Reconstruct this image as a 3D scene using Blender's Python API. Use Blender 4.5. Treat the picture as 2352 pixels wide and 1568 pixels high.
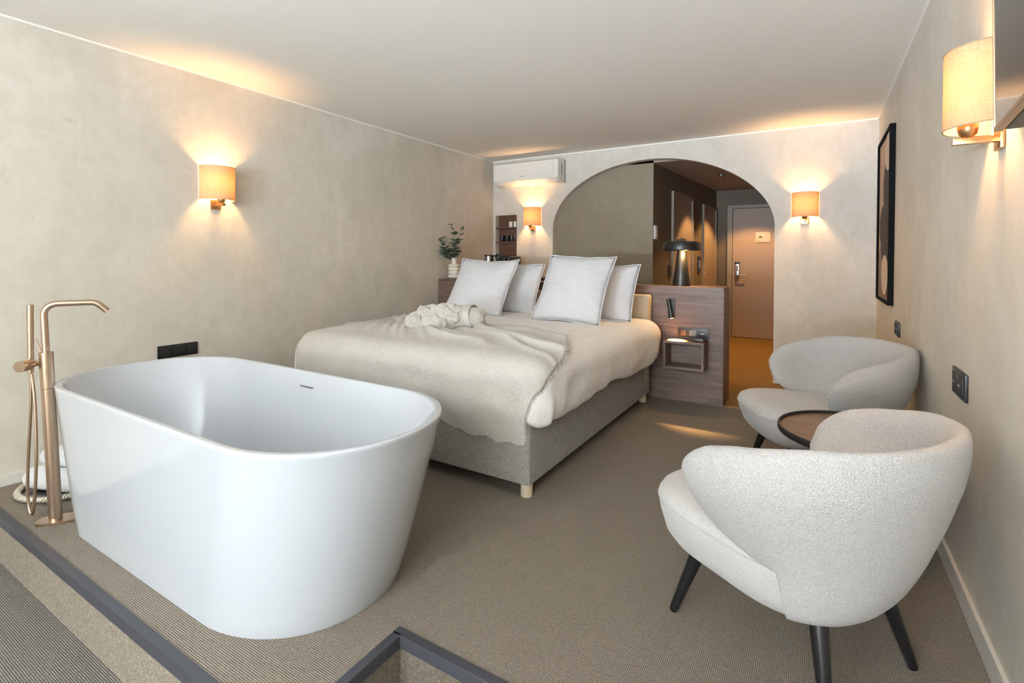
import bpy, bmesh, math, random
from mathutils import Vector, Matrix, noise
random.seed(7)
PI = math.pi
for o in list(bpy.data.objects): bpy.data.objects.remove(o)
sc = bpy.context.scene
C = sc.collection

# ---------------------------------------------------------------- camera
F_PX, PX, PY, W_PX, H_PX = 1157.0, 1176.0, 608.0, 2352.0, 1568.0
yaw, pit, roll = math.atan2(703, 1157.0), 0.014, 0.0044
fw = Vector((-math.sin(yaw)*math.cos(pit), math.cos(yaw)*math.cos(pit), -math.sin(pit)))
r0 = fw.cross(Vector((0, 0, 1))).normalized(); u0 = r0.cross(fw)
rt = r0*math.cos(roll) + u0*math.sin(roll); up = u0*math.cos(roll) - r0*math.sin(roll)
cd = bpy.data.cameras.new('camera'); cam = bpy.data.objects.new('camera', cd); C.objects.link(cam)
m = Matrix((rt, up, -fw)).transposed().to_4x4(); m.translation = Vector((0, 0, 1.25)); cam.matrix_world = m
cd.sensor_width = 36; cd.lens = 36*F_PX/W_PX; cd.shift_y = -(H_PX/2-PY)/W_PX; cd.clip_start = 0.05; cd.clip_end = 60
sc.camera = cam

# ---------------------------------------------------------------- world, daylight, exposure
XL, XR, YB, ZC, YW = -3.762, 0.465, 5.70, 2.545, -5.5
w = bpy.data.worlds.new('world'); sc.world = w; w.use_nodes = True
w.node_tree.nodes['Background'].inputs[0].default_value = (0.72, 0.85, 1.0, 1)
w.node_tree.nodes['Background'].inputs[1].default_value = 1.5
def lamp(name, kind, loc, energy, color, parent=None, **kw):
    d = bpy.data.lights.new(name, kind); d.energy = energy; d.color = color
    for k, v in kw.items(): setattr(d, k, v)
    o = bpy.data.objects.new(name, d); C.objects.link(o); o.location = loc
    if parent: o.parent = parent
    return o
day = lamp('window_daylight', 'AREA', ((XL+XR)/2, YW+0.06, 1.25), 170, (0.74, 0.86, 1.0), shape='RECTANGLE', size=3.9, size_y=2.1)
ceil_fill = lamp('ceiling_fill_light', 'AREA', ((XL+XR)/2+.2, YW+0.10, 1.0), 4300, (0.74, 0.865, 1.0), shape='RECTANGLE', size=3.2, size_y=1.6)  # added fill light, aimed up to brighten the ceiling
ceil_fill.rotation_euler = (PI/2+math.radians(87), 0, -math.radians(15))
day.rotation_euler = (PI/2+math.radians(12), 0, -math.radians(24))        # shines towards +y
WARM = (1.0, 0.53, 0.20)
sc.view_settings.view_transform = 'Standard'; sc.view_settings.look = 'None'
sc.view_settings.exposure = 0.52; sc.view_settings.gamma = 1.0; sc.view_settings.use_curve_mapping = False
sc.cycles.use_denoising = True
sc.cycles.max_bounces = 10; sc.cycles.diffuse_bounces = 6; sc.cycles.transparent_max_bounces = 12
sc.cycles.sample_clamp_indirect = 6.0; sc.cycles.caustics_reflective = False; sc.cycles.caustics_refractive = False

# ---------------------------------------------------------------- material helpers
def lin(c):
    return tuple((v/255/12.92 if v/255 <= .04045 else ((v/255+.055)/1.055)**2.4) for v in c) + (1,)
class NM:
    def __init__(s, name):
        s.m = bpy.data.materials.new(name); s.m.use_nodes = True; s.t = s.m.node_tree; s.n = s.t.nodes
        s.b = s.n['Principled BSDF']; s.out = s.n['Material Output']
    def add(s, typ, **kw):
        n = s.n.new(typ)
        for k, v in kw.items():
            if k.startswith('i_'):
                key = k[2:]; key = int(key) if key.isdigit() else key.replace('_', ' ')
                n.inputs[key].default_value = v
            else: setattr(n, k, v)
        return n
    def link(s, a, b): s.t.links.new(a, b)
    def coord(s, scale=(1, 1, 1), which='Object', rot=(0, 0, 0)):
        tc = s.add('ShaderNodeTexCoord'); mp = s.add('ShaderNodeMapping')
        mp.inputs['Scale'].default_value = scale; mp.inputs['Rotation'].default_value = rot
        s.link(tc.outputs[which], mp.inputs['Vector']); return mp.outputs[0]
    def noise(s, vec, scale, detail=3, rough=.5, dist=0):
        n = s.add('ShaderNodeTexNoise'); n.inputs['Scale'].default_value = scale
        n.inputs['Detail'].default_value = detail; n.inputs['Roughness'].default_value = rough; n.inputs['Distortion'].default_value = dist
        s.link(vec, n.inputs['Vector']); return n.outputs['Fac']
    def ramp(s, fac, stops):
        r = s.add('ShaderNodeValToRGB'); e = r.color_ramp.elements
        while len(e) < len(stops): e.new(0.5)
        for el, (p, c) in zip(e, stops): el.position = p; el.color = c
        s.link(fac, r.inputs[0]); return r.outputs[0]
    def math(s, op, a, b=None):
        n = s.add('ShaderNodeMath', operation=op)
        for i, v in enumerate((a, b)):
            if v is None: continue
            if isinstance(v, (int, float)): n.inputs[i].default_value = v
            else: s.link(v, n.inputs[i])
        return n.outputs[0]
    def mix(s, fac, a, b, blend='MIX'):
        n = s.add('ShaderNodeMix', data_type='RGBA', blend_type=blend)
        for key, v in ((0, fac), (6, a), (7, b)):
            if isinstance(v, (int, float, tuple)): n.inputs[key].default_value = v
            else: s.link(v, n.inputs[key])
        return n.outputs[2]
    def wave(s, vec, scale, axis='X', dist=0, prof='SIN', dscale=1):
        n = s.add('ShaderNodeTexWave', wave_type='BANDS', bands_direction=axis, wave_profile=prof)
        n.inputs['Scale'].default_value = scale; n.inputs['Distortion'].default_value = dist; n.inputs['Detail'].default_value = 2
        n.inputs['Detail Scale'].default_value = dscale
        s.link(vec, n.inputs['Vector']); return n.outputs['Fac']
    def bump(s, h, strength=.3, dist=.002):
        n = s.add('ShaderNodeBump'); n.inputs['Strength'].default_value = strength; n.inputs['Distance'].default_value = dist
        s.link(h, n.inputs['Height']); s.link(n.outputs[0], s.b.inputs['Normal'])
    def set(s, col=None, rough=None, metal=None, **kw):
        if col is not None:
            if isinstance(col, tuple): s.b.inputs['Base Color'].default_value = col
            else: s.link(col, s.b.inputs['Base Color'])
        if rough is not None: s.b.inputs['Roughness'].default_value = rough
        if metal is not None: s.b.inputs['Metallic'].default_value = metal
        for k, v in kw.items(): s.b.inputs[k.replace('_', ' ')].default_value = v
        return s.m
def plain(name, rgb, rough=.5, metal=0, **kw): return NM(name).set(lin(rgb), rough, metal, **kw)

def plaster(name, c1, c2, scale=1.0, bump=.15):
    k = NM(name); v = k.coord()
    a = k.noise(v, 1.1*scale, 6, .62, .8); b = k.noise(v, 5*scale, 5, .65, 1.5); st = k.coord((3, 3, .5)); c = k.noise(st, 4*scale, 4, .7, .6)
    f = k.math('ADD', k.math('MULTIPLY', a, .5), k.math('ADD', k.math('MULTIPLY', b, .3), k.math('MULTIPLY', c, .2)))
    col = k.ramp(f, [(.36, lin(c1)), (.50, lin(tuple((x+y)/2 for x, y in zip(c1, c2)))), (.62, lin(c2))])
    # scattered darker trowel marks
    d = k.noise(v, 7*scale, 6, .75, 2.2); mk = k.ramp(d, [(.60, (0, 0, 0, 1)), (.72, (1, 1, 1, 1))])
    col = k.mix(k.math('MULTIPLY', mk, .5), col, lin(tuple(x*.86 for x in c1)))
    k.bump(k.math('ADD', b, c), bump, .004)
    return k.set(col, .62)
M = {}
M['wall'] = plaster('limewash_plaster', (196, 188, 174), (215, 208, 197))
M['wall_cool'] = M['wall']
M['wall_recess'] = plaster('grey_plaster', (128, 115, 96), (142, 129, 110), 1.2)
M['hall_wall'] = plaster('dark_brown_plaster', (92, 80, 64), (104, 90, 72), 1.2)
k = NM('ceiling_paint'); v = k.coord(); k.bump(k.noise(v, 60, 3), .04, .002); M['ceiling'] = k.set(lin((240, 235, 226)), .8)
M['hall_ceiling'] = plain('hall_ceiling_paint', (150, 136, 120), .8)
M['skirting'] = plain('white_skirting', (214, 209, 200), .45)

def carpet(name, dark, mid, light, rot=0):
    k = NM(name); v = k.coord(rot=(0, 0, rot))
    j = k.noise(v, 90, 2, .6); j2 = k.noise(v, 420, 2, .7)
    rows = k.wave(v, 48, 'Y', 1.2, 'SIN', 3); cols = k.wave(v, 56, 'X', 2.0, 'SIN', 5)
    f = k.math('ADD', k.math('MULTIPLY', rows, .30), k.math('ADD', k.math('MULTIPLY', cols, .15), k.math('MULTIPLY', k.math('MULTIPLY', rows, cols), .55)))
    f2 = k.math('ADD', k.math('MULTIPLY', f, .62), k.math('ADD', k.math('MULTIPLY', j, .2), k.math('MULTIPLY', j2, .28)))
    big = k.noise(v, 1.3, 3)
    col = k.ramp(f2, [(.22, lin(dark)), (.45, lin(mid)), (.75, lin(light))])
    col = k.mix(k.math('MULTIPLY', big, .25), col, lin(mid))
    k.bump(f2, .5, .004)
    return k.set(col, .95)
M['carpet'] = carpet('woven_carpet', (50, 43, 36), (106, 95, 82), (168, 158, 143))
M['carpet_riser'] = M['carpet']
M['carpet_shaded'] = carpet('woven_carpet_shaded', (40, 37, 34), (86, 81, 75), (160, 154, 144))  # same carpet, colour darkened to stand in for shade on the lower floor
k = NM('ochre_carpet'); v = k.coord(); f = k.noise(v, 160, 3, .7); k.bump(f, .4, .003)
M['carpet_ochre'] = k.set(k.ramp(f, [(.3, lin((92, 66, 22))), (.7, lin((126, 94, 38)))]), .95)
M['nosing'] = plain('anthracite_nosing', (62, 62, 68), .42, .3)

def wood(name, c1, c2, c3, axis='x', scale=1.0, rough=.45):
    k = NM(name); st = {'x': (1.0, 6, 14), 'y': (6, 1.0, 14), 'z': (10, 10, 1)}[axis]
    v = k.coord(st); a = k.noise(v, 2.2*scale, 6, .62, .9)
    v2 = k.coord(tuple(q*3 for q in st)); b = k.noise(v2, 7*scale, 4, .6)
    f = k.math('ADD', k.math('MULTIPLY', a, .7), k.math('MULTIPLY', b, .3))
    k.bump(b, .08, .001)
    return k.set(k.ramp(f, [(.34, lin(c1)), (.5, lin(c2)), (.66, lin(c3))]), rough)
M['walnut'] = wood('walnut_veneer', (72, 56, 47), (102, 82, 72), (130, 108, 96))
M['walnut_dark'] = wood('dark_walnut_veneer', (66, 42, 28), (92, 60, 42), (116, 80, 58))
M['table_wood'] = wood('table_oak_veneer', (70, 48, 32), (100, 72, 50), (128, 96, 68), 'x', 1.5, .35)
M['birch'] = plain('birch_leg', (214, 196, 170), .5)

k = NM('acrylic_white'); M['tub'] = k.set(lin((195, 199, 205)), .12, 0, Coat_Weight=.5, Coat_Roughness=.06)
M['bronze'] = NM('brushed_bronze').set(lin((190, 166, 144)), .28, 1.0)
M['brass'] = NM('satin_brass').set(lin((190, 150, 105)), .3, 1.0)
M['chrome'] = NM('chrome').set(lin((200, 200, 200)), .18, 1.0)
M['steel'] = NM('brushed_steel').set(lin((170, 168, 164)), .28, 1.0)
M['black'] = plain('black_satin', (20, 20, 20), .38)
M['black_matt'] = plain('black_matt', (26, 26, 27), .55)
M['frame_black'] = plain('black_picture_frame', (13, 12, 12), .85); M['frame_black'].node_tree.nodes['Principled BSDF'].inputs['Specular IOR Level'].default_value = .15
M['leg_black'] = plain('black_lacquered_wood', (14, 14, 15), .3)
M['screen'] = plain('glossy_screen', (9, 9, 10), .07)
M['bezel'] = NM('bronze_bezel').set(lin((150, 125, 98)), .35, .9)
M['tv_back'] = plain('dark_grey_plastic', (72, 68, 64), .5)
M['white_plastic'] = plain('white_plastic', (226, 222, 214), .35)
M['ceramic'] = plain('white_ceramic', (226, 220, 208), .4)
M['grey_plastic'] = plain('grey_plastic', (120, 124, 126), .4)
M['door'] = plain('taupe_door_paint', (152, 132, 116), .5)
M['door_frame'] = plain('grey_door_frame', (138, 128, 114), .5)
M['paper'] = plain('sign_paper', (186, 178, 170), .6)
M['dark_ink'] = plain('dark_ink', (60, 54, 50), .6)

def weave(name, c1, c2, sx=260, rough=.9, bump=.25, cross=.5, big=0):
    k = NM(name); v = k.coord()
    a = k.noise(v, sx*3, 2, .7)
    n = k.noise(k.coord((1, 1, 12)), 45, 3, .7); n2 = k.noise(k.coord((12, 12, 1)), 45, 3, .7); n3 = k.noise(v, 6, 3)
    f = k.math('ADD', k.math('MULTIPLY', a, .18), k.math('ADD', k.math('MULTIPLY', n, .35), k.math('ADD', k.math('MULTIPLY', n2, .35), k.math('MULTIPLY', n3, .08))))
    k.bump(f, bump, .002)
    return k.set(k.ramp(f, [(.38, lin(c1)), (.56, lin(c2))]), rough, Sheen_Weight=.15)
M['bed_fabric'] = weave('grey_woven_upholstery', (94, 89, 83), (158, 153, 148), 140)
M['headboard_fabric'] = weave('oat_woven_upholstery', (150, 139, 122), (196, 185, 166), 140)
M['linen'] = weave('natural_linen', (172, 166, 157), (209, 205, 198), 130, .95, .2)
M['shade'] = None
k = NM('boucle'); v = k.coord(); vo = k.add('ShaderNodeTexVoronoi'); vo.inputs['Scale'].default_value = 320; k.link(v, vo.inputs['Vector'])
nn = k.noise(v, 150, 3, .7); f = k.math('ADD', k.math('MULTIPLY', vo.outputs['Distance'], .7), k.math('MULTIPLY', nn, .5))
k.bump(f, .8, .005); M['boucle'] = k.set(k.ramp(f, [(.3, lin((210, 206, 202))), (.8, lin((180, 175, 171)))]), .95, Sheen_Weight=.2)
k = NM('seat_weave'); v = k.coord(); nn = k.noise(v, 190, 3, .7); k.bump(nn, .45, .003)
M['seatcloth'] = k.set(k.ramp(nn, [(.3, lin((172, 168, 164))), (.7, lin((193, 189, 185)))]), .95, Sheen_Weight=.2)
k = NM('white_cotton'); v = k.coord(); k.bump(k.noise(v, 9, 4, .6), .25, .01); M['cotton'] = k.set(lin((216, 216, 219)), .85, Sheen_Weight=.1)
k = NM('seersucker_cotton'); v = k.coord()
a = k.wave(v, 24, 'X', 1.5); b = k.wave(v, 24, 'Y', 1.5); c = k.wave(v, 24, 'Z', 1.5)
f = k.math('ADD', a, k.math('ADD', b, c)); k.bump(f, .22, .003)
M['duvet'] = k.set(k.ramp(k.math('MULTIPLY', f, .333), [(.2, lin((236, 232, 229))), (.8, lin((244, 241, 239)))]), .85, Sheen_Weight=.1)
k = NM('plush'); v = k.coord(); nn = k.noise(v, 120, 4, .8); k.bump(nn, 1.0, .012); M['plush'] = k.set(lin((234, 228, 216)), 1.0, Sheen_Weight=.5)
k = NM('towelling'); v = k.coord(); nn = k.noise(v, 260, 3, .8); k.bump(nn, .8, .006); M['towel'] = k.set(lin((232, 232, 236)), 1.0, Sheen_Weight=.3)
k = NM('eucalyptus_leaf'); v = k.coord(); nn = k.noise(v, 40, 2); M['leaf'] = k.set(k.ramp(nn, [(.3, lin((62, 78, 58))), (.7, lin((104, 120, 98)))]), .6)
M['stem'] = plain('stem', (96, 92, 60), .6)
# glowing lamp shade: fabric that lets the bulb's light through
k = NM('lamp_shade_linen'); v = k.coord()
a = k.noise(k.coord((1, 1, 30)), 30, 3, .7); b = k.noise(k.coord((30, 30, .8)), 30, 3, .7)
f = k.math('ADD', k.math('MULTIPLY', a, .5), k.math('MULTIPLY', b, .5))
col = k.ramp(f, [(.35, lin((200, 170, 132))), (.65, lin((240, 214, 180)))])
tr = k.add('ShaderNodeBsdfTranslucent'); df = k.add('ShaderNodeBsdfDiffuse'); mx = k.add('ShaderNodeMixShader'); mx.inputs[0].default_value = .066
tcol = k.mix(1.0, col, (1.0, .70, .36, 1), 'MULTIPLY'); dcol = k.mix(1.0, col, (.62, .62, .62, 1), 'MULTIPLY')
k.link(tcol, tr.inputs[0]); k.link(dcol, df.inputs[0]); k.link(df.outputs[0], mx.inputs[1]); k.link(tr.outputs[0], mx.inputs[2]); k.link(mx.outputs[0], k.out.inputs['Surface'])
M['shade'] = k.m
def emit(name, rgb, s):
    k = NM(name); k.b.inputs['Emission Color'].default_value = rgb + (1,); k.b.inputs['Emission Strength'].default_value = s
    return k.set((.8, .8, .8, 1), .5)
M['bulb'] = emit('bulb_glow', (1, .75, .45), 25)
M['led'] = emit('led_glow', (1, .62, .25), 14)
k = NM('window_glass'); gl = k.add('ShaderNodeBsdfGlossy'); tp = k.add('ShaderNodeBsdfTransparent'); mx = k.add('ShaderNodeMixShader')
gl.inputs['Roughness'].default_value = .02; mx.inputs[0].default_value = .06
k.link(tp.outputs[0], mx.inputs[1]); k.link(gl.outputs[0], mx.inputs[2]); k.link(mx.outputs[0], k.out.inputs['Surface']); M['glass'] = k.m
# art print
M['print_tan'] = plain('print_tan', (176, 148, 122), .6); M['print_cream'] = plain('print_cream', (200, 182, 162), .6)
M['print_dark'] = plain('print_charcoal', (44, 38, 33), .8); M['print_brown'] = plain('print_dark_brown', (34, 25, 20), .8); M['print_rust'] = plain('print_rust_brown', (120, 88, 68), .6)

# ---------------------------------------------------------------- mesh helpers
def box(bm, x0, x1, y0, y1, z0, z1, bev=0, seg=2, mi=0):
    vs = [bm.verts.new((x, y, z)) for x in (x0, x1) for y in (y0, y1) for z in (z0, z1)]
    fs = [bm.faces.new([vs[i] for i in q]) for q in ((0, 1, 3, 2), (4, 6, 7, 5), (0, 4, 5, 1), (2, 3, 7, 6), (0, 2, 6, 4), (1, 5, 7, 3))]
    for f_ in fs: f_.material_index = mi
    if bev:
        es = list({e for f_ in fs for e in f_.edges})
        bmesh.ops.bevel(bm, geom=es, offset=bev, segments=seg, affect='EDGES', profile=.6)
def B(*a, **k):
    bm = bmesh.new(); box(bm, *a, **k); return bm
def loops(bm, rings, cap0=True, cap1=True, closed=True):
    """rings: lists of points of equal length, bridged in order"""
    vr = [[bm.verts.new(p) for p in r] for r in rings]; n = len(vr[0])
    for a, b in zip(vr, vr[1:]):
        for i in range(n if closed else n-1):
            j = (i+1) % n
            bm.faces.new((a[i], a[j], b[j], b[i]))
    if cap0 and closed: bm.faces.new(list(reversed(vr[0])))
    if cap1 and closed: bm.faces.new(vr[-1])
    return vr
def lathe(bm, prof, n=32, c=(0, 0, 0), cap0=True, cap1=True):
    loops(bm, [[(c[0]+r*math.cos(2*PI*i/n), c[1]+r*math.sin(2*PI*i/n), c[2]+z) for i in range(n)] for r, z in prof], cap0, cap1)
def L(prof, n=32, c=(0, 0, 0)):
    bm = bmesh.new(); lathe(bm, prof, n, c); return bm
def tube(bm, pts, r, n=12, caps=True):
    pts = [Vector(p) for p in pts]; rr = r if isinstance(r, (list, tuple)) else [r]*len(pts); rings = []
    t0 = (pts[1]-pts[0]).normalized(); ref = Vector((0, 0, 1)) if abs(t0.z) < .9 else Vector((1, 0, 0)); nrm = t0.cross(ref).normalized()
    for i, p in enumerate(pts):
        t = (pts[min(i+1, len(pts)-1)]-pts[max(i-1, 0)]).normalized()
        nrm = (nrm - t*nrm.dot(t)).normalized(); b = t.cross(nrm)
        rings.append([p + (nrm*math.cos(2*PI*j/n) + b*math.sin(2*PI*j/n))*rr[i] for j in range(n)])
    loops(bm, rings, caps, caps)
def T(pts, r, n=12):
    bm = bmesh.new(); tube(bm, pts, r, n); return bm
def prism(bm, poly, axis, a, b):
    """extrude a 2D polygon along axis ('x','y','z') from a to b"""
    def P(u, v, t): return {'x': (t, u, v), 'y': (u, t, v), 'z': (u, v, t)}[axis]
    loops(bm, [[P(u, v, a) for u, v in poly], [P(u, v, b) for u, v in poly]])
def spline(pts, n=8):
    pts = [Vector(p) for p in pts]; out = []
    for i in range(len(pts)-1):
        p0, p1, p2, p3 = pts[max(i-1, 0)], pts[i], pts[i+1], pts[min(i+2, len(pts)-1)]
        for j in range(n):
            t = j/n; out.append(.5*((2*p1)+(p2-p0)*t+(2*p0-5*p1+4*p2-p3)*t*t+(3*p1-p0-3*p2+p3)*t**3))
    return out+[pts[-1]]
def obj(name, bm, mats, parent=None, smooth=True, world=False, angle=40):
    if world and parent is not None: bm.transform(parent.matrix_basis.inverted())
    bmesh.ops.recalc_face_normals(bm, faces=bm.faces)
    me = bpy.data.meshes.new(name); bm.to_mesh(me); bm.free()
    for mt in (mats if isinstance(mats, (list, tuple)) else [mats]): me.materials.append(mt)
    if smooth:
        for p in me.polygons: p.use_smooth = True
        try: me.set_sharp_from_angle(angle=math.radians(angle))
        except Exception: pass
    o = bpy.data.objects.new(name, me); C.objects.link(o)
    if parent: o.parent = parent
    return o
def struct(name, bm, mat, parent=None, smooth=False):
    o = obj(name, bm, mat, parent, smooth)
    if not parent: o['kind'] = 'structure'
    return o
def tag(o, label, cat, group=None):
    o['label'] = label; o['category'] = cat
    if group: o['group'] = group
    return o
def thing(name, label, cat, loc=(0, 0, 0), rz=0, group=None):
    o = bpy.data.objects.new(name, None); C.objects.link(o); o.empty_display_size = .05
    o.location = loc; o.rotation_euler = (0, 0, rz); return tag(o, label, cat, group)
def dup(src, loc, rot, label, group=None):
    r = src.copy(); C.objects.link(r); r.location = loc; r.rotation_euler = rot if isinstance(rot, tuple) else (0, 0, rot); r['label'] = label
    for ch in list(src.children):
        c = ch.copy(); C.objects.link(c); c.parent = r
        for g in ch.children:
            d = g.copy(); C.objects.link(d); d.parent = c
    return r
def sub(o, lv=1):
    md = o.modifiers.new('subdivision', 'SUBSURF'); md.levels = lv; md.render_levels = lv; return o
def sstep(a, b, x):
    t = min(1, max(0, (x-a)/(b-a))); return t*t*(3-2*t)

# ---------------------------------------------------------------- room shell
SX, SY0, SY1, ZL = -1.170, 0.778, 1.222, -0.22        # platform edges and lower floor level
bm = bmesh.new()
box(bm, XL-.14, XR+.14, SY1, 4.57, -.12, 0); box(bm, XL-.14, SX, SY0, SY1, -.12, 0)
struct('floor', bm, M['carpet'])
struct('floor_hall', B(XL-.14, XR+.14, 4.57, 9.2, -.12, 0), M['carpet_ochre'])
struct('floor_lower', B(XL-.14, XR+.14, YW-.1, SY1+.05, ZL-.1, ZL), M['carpet_shaded'])
bm = bmesh.new()
box(bm, XL, SX+.004, SY0-.004, SY0+.02, ZL, -.035); struct('trim_1', bm, M['carpet_riser'])
bm = bmesh.new(); box(bm, SX-.02, SX+.004, SY0+.02, SY1, ZL, -.035); box(bm, SX+.004, XR, SY1-.004, SY1+.02, ZL, -.035); struct('trim_2', bm, M['carpet_riser'])
bm = bmesh.new(); box(bm, XL, SX+.006, SY0-.008, SY0+.026, -.038, .004, .002)
box(bm, SX-.028, SX+.006, SY0+.026, SY1, -.038, .004, .002); box(bm, SX-.028, XR, SY1-.008, SY1+.026, -.038, .004, .002)
struct('trim_3', bm, M['nosing'])
struct('wall_left', B(XL-.14, XL, YW-.1, YB+.11, ZL, ZC), M['wall'])
struct('wall_right', B(XR, XR+.14, YW-.1, YB+.11, ZL, ZC), M['wall'])
struct('ceiling', B(XL-.14, XR+.14, YW-.1, YB+.11, ZC, ZC+.1), M['ceiling'])
# back wall with arch and shelf recess
YH = YB+.11
NX0, NX1, NZ0, NZ1 = -3.725, -3.392, .95, 1.815
AX0, AX1, AZ = -2.864, -.377, 1.59
bm = bmesh.new()
box(bm, XL, NX0, YB, YH, 0, ZC); box(bm, NX0, NX1, YB, YH, 0, NZ0); box(bm, NX0, NX1, YB, YH, NZ1, ZC); box(bm, NX1, AX0, YB, YH, 0, ZC); box(bm, AX1, XR, YB, YH, 0, ZC)
N = 72; crv = []
for i in range(N+1):
    a = PI - PI*i/N; ha = (AX1-AX0)/2; s = math.sin(a)
    cx = (AX0+AX1)/2 - .028*math.sin(a)**1.5
    crv.append((cx+ha*math.cos(a), AZ+.785*s**(1.0 if a > PI/2 else 1.06)))
crv[0] = (AX0, AZ); crv[-1] = (AX1, AZ)
for (xa, za), (xb, zb) in zip(crv, crv[1:]):
    prism(bm, [(xa, za), (xb, zb), (xb, ZC), (xa, ZC)], 'y', YB, YH)
struct('wall_back', bm, M['wall'])
# hall behind the arch
ZH = 2.33
hx0, hy0, hx1, hy1 = -1.63, YH, -1.425, 8.75
def on_hall(t, off=0):   # point along the hall's left wall
    dx, dy = hx1-hx0, hy1-hy0; l = math.hypot(dx, dy); return (hx0+dx*t/l+dy/l*off, hy0+dy*t/l-dx/l*off)
struct('wall_recess', B(-2.95, hx0, YH, YH+.1, 0, 2.6), M['wall_recess'])
bm = bmesh.new(); prism(bm, [(hx0, hy0), (hx1, hy1), (hx1-.1, hy1), (hx0-.1, hy0+.05)], 'z', 0, 2.6); struct('wall_hall_left', bm, M['hall_wall'])
struct('wall_hall_right', B(-.15, -.05, YH, 8.85, 0, 2.6), M['hall_wall'])
struct('wall_hall_end', B(-1.6, -.05, 8.75, 8.85, 0, 2.6), M['hall_wall'])
struct('ceiling_hall', B(-2.9, XR, YH, 8.85, ZH+.02, ZH+.1), M['hall_ceiling'])
struct('trim_4', B(-.68, -.05, 4.560, 4.585, 0, .006), M['brass'])
# skirtings
struct('baseboard_left', B(XL, XL+.012, SY0, 4.5, 0, .062, .003), M['skirting'])
struct('baseboard_right', B(XR-.014, XR, SY1, YB, 0, .085, .003), M['skirting'])
struct('baseboard_back', B(AX1, XR, YB-.014, YB, 0, .085, .003), M['skirting'])
# thin white shadow-gap bead where walls meet the ceiling
bm = bmesh.new(); box(bm, XL, XL+.008, YW, YB, ZC-.012, ZC); box(bm, XL, XR, YB-.008, YB, ZC-.012, ZC); box(bm, XR-.008, XR, YW, YB, ZC-.012, ZC)
struct('trim_5', bm, M['ceiling'])
# unseen blocker added to shade the near left wall, then the window wall
struct('light_blocker', B(XL, -2.05, -3.1, -2.95, ZL, ZC), M['wall'])
bm = bmesh.new(); box(bm, XL, XR, YW-.1, YW, ZL, .12); box(bm, XL, XR, YW-.1, YW, 2.40, ZC); box(bm, XL, XL+.1, YW-.1, YW, .12, 2.40); box(bm, XR-.1, XR, YW-.1, YW, .12, 2.40)
struct('wall_front', bm, M['wall'])
bm = bmesh.new()
for x in (XL+.1, -2.4, -.95, XR-.16): box(bm, x, x+.06, YW-.08, YW-.02, .12, 2.40)
box(bm, XL+.1, XR-.1, YW-.08, YW-.02, .12, .18); box(bm, XL+.1, XR-.1, YW-.08, YW-.02, 2.34, 2.40)
wf = struct('window_1', bm, M['nosing'])
struct('pane', B(XL+.12, XR-.12, YW-.055, YW-.045, .15, 2.37), M['glass'], wf)

# ---------------------------------------------------------------- hall doors
def slab_door(idx, t0, t1, ztop, knob):
    """door in the hall's left wall between distances t0 and t1"""
    def quad(bm, a, b, o0, o1, z0, z1):
        p = [on_hall(a, o0), on_hall(b, o0), on_hall(b, o1), on_hall(a, o1)]; prism(bm, p, 'z', z0, z1)
    bm = bmesh.new(); quad(bm, t0+.05, t1-.05, .004, .012, 0, ztop-.05); d = struct('door_%d' % idx, bm, M['door'])
    bm = bmesh.new(); quad(bm, t0, t0+.05, 0, .03, 0, ztop); quad(bm, t1-.05, t1, 0, .03, 0, ztop); quad(bm, t0+.05, t1-.05, 0, .03, ztop-.05, ztop)
    struct('door_frame', bm, M['door_frame'], d)
    if knob is not None:
        bm = bmesh.new(); x, y = on_hall(knob, .012); x2, y2 = on_hall(knob, .055); x3, y3 = on_hall(knob+.11, .055)
        tube(bm, [(x, y, 1.03), (x2, y2, 1.03), (x3, y3, 1.03)], .009, 8)
        xp, yp = on_hall(knob, .02); tube(bm, [(x, y, 1.03), (xp, yp, 1.03)], .026, 14)
        obj('door_handle', bm, M['brass'], d)
slab_door(2, .66, 1.55, 2.10, None)
slab_door(3, 2.10, 2.88, 2.06, 2.16)
bm = B(-1.17, -.24, 8.715, 8.745, .006, 2.045, .003); d1 = struct('door_1', bm, M['door'])
bm = bmesh.new(); box(bm, -1.25, -1.175, 8.70, 8.75, 0, 2.10, .003); box(bm, -.235, -.16, 8.70, 8.75, 0, 2.10, .003); box(bm, -1.175, -.235, 8.70, 8.75, 2.05, 2.10, .003)
struct('door_frame', bm, M['door_frame'], d1)
lk = obj('lock_plate', B(-1.135, -1.065, 8.692, 8.715, .93, 1.19, .012, 3), M['chrome'], d1)
obj('card_reader', B(-1.12, -1.08, 8.686, 8.694, 1.05, 1.14, .004), M['grey_plastic'], d1)
obj('reader_cap', B(-1.137, -1.063, 8.684, 8.715, 1.165, 1.20, .008), M['black'], d1)
bm = bmesh.new(); tube(bm, [(-1.095, 8.69, .995), (-1.095, 8.64, .995)], .012, 10); tube(bm, [(-1.105, 8.64, .995), (-.975, 8.64, .988)], .009, 10); obj('door_handle', bm, M['chrome'], d1)
sg = thing('door_sign', 'small pale sign plate on the hall entrance door', 'sign', (-.735, 8.712, 1.585))
obj('plate', B(-.105, .105, -.006, 0, -.08, .08, .002), M['paper'], sg)
bm = bmesh.new(); prism(bm, [(-.075, .0), (-.06, .008), (-.045, .012), (-.035, .028), (-.025, .012), (-.01, .006), (.0, 0), (-.03, -.008)], 'y', -.008, -.006)
obj('printed_mark', bm, M['dark_ink'], sg, smooth=False)
obj('printed_line', B(-.085, -.03, -.0075, -.006, -.055, -.052), M['dark_ink'], sg, smooth=False)
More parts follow.
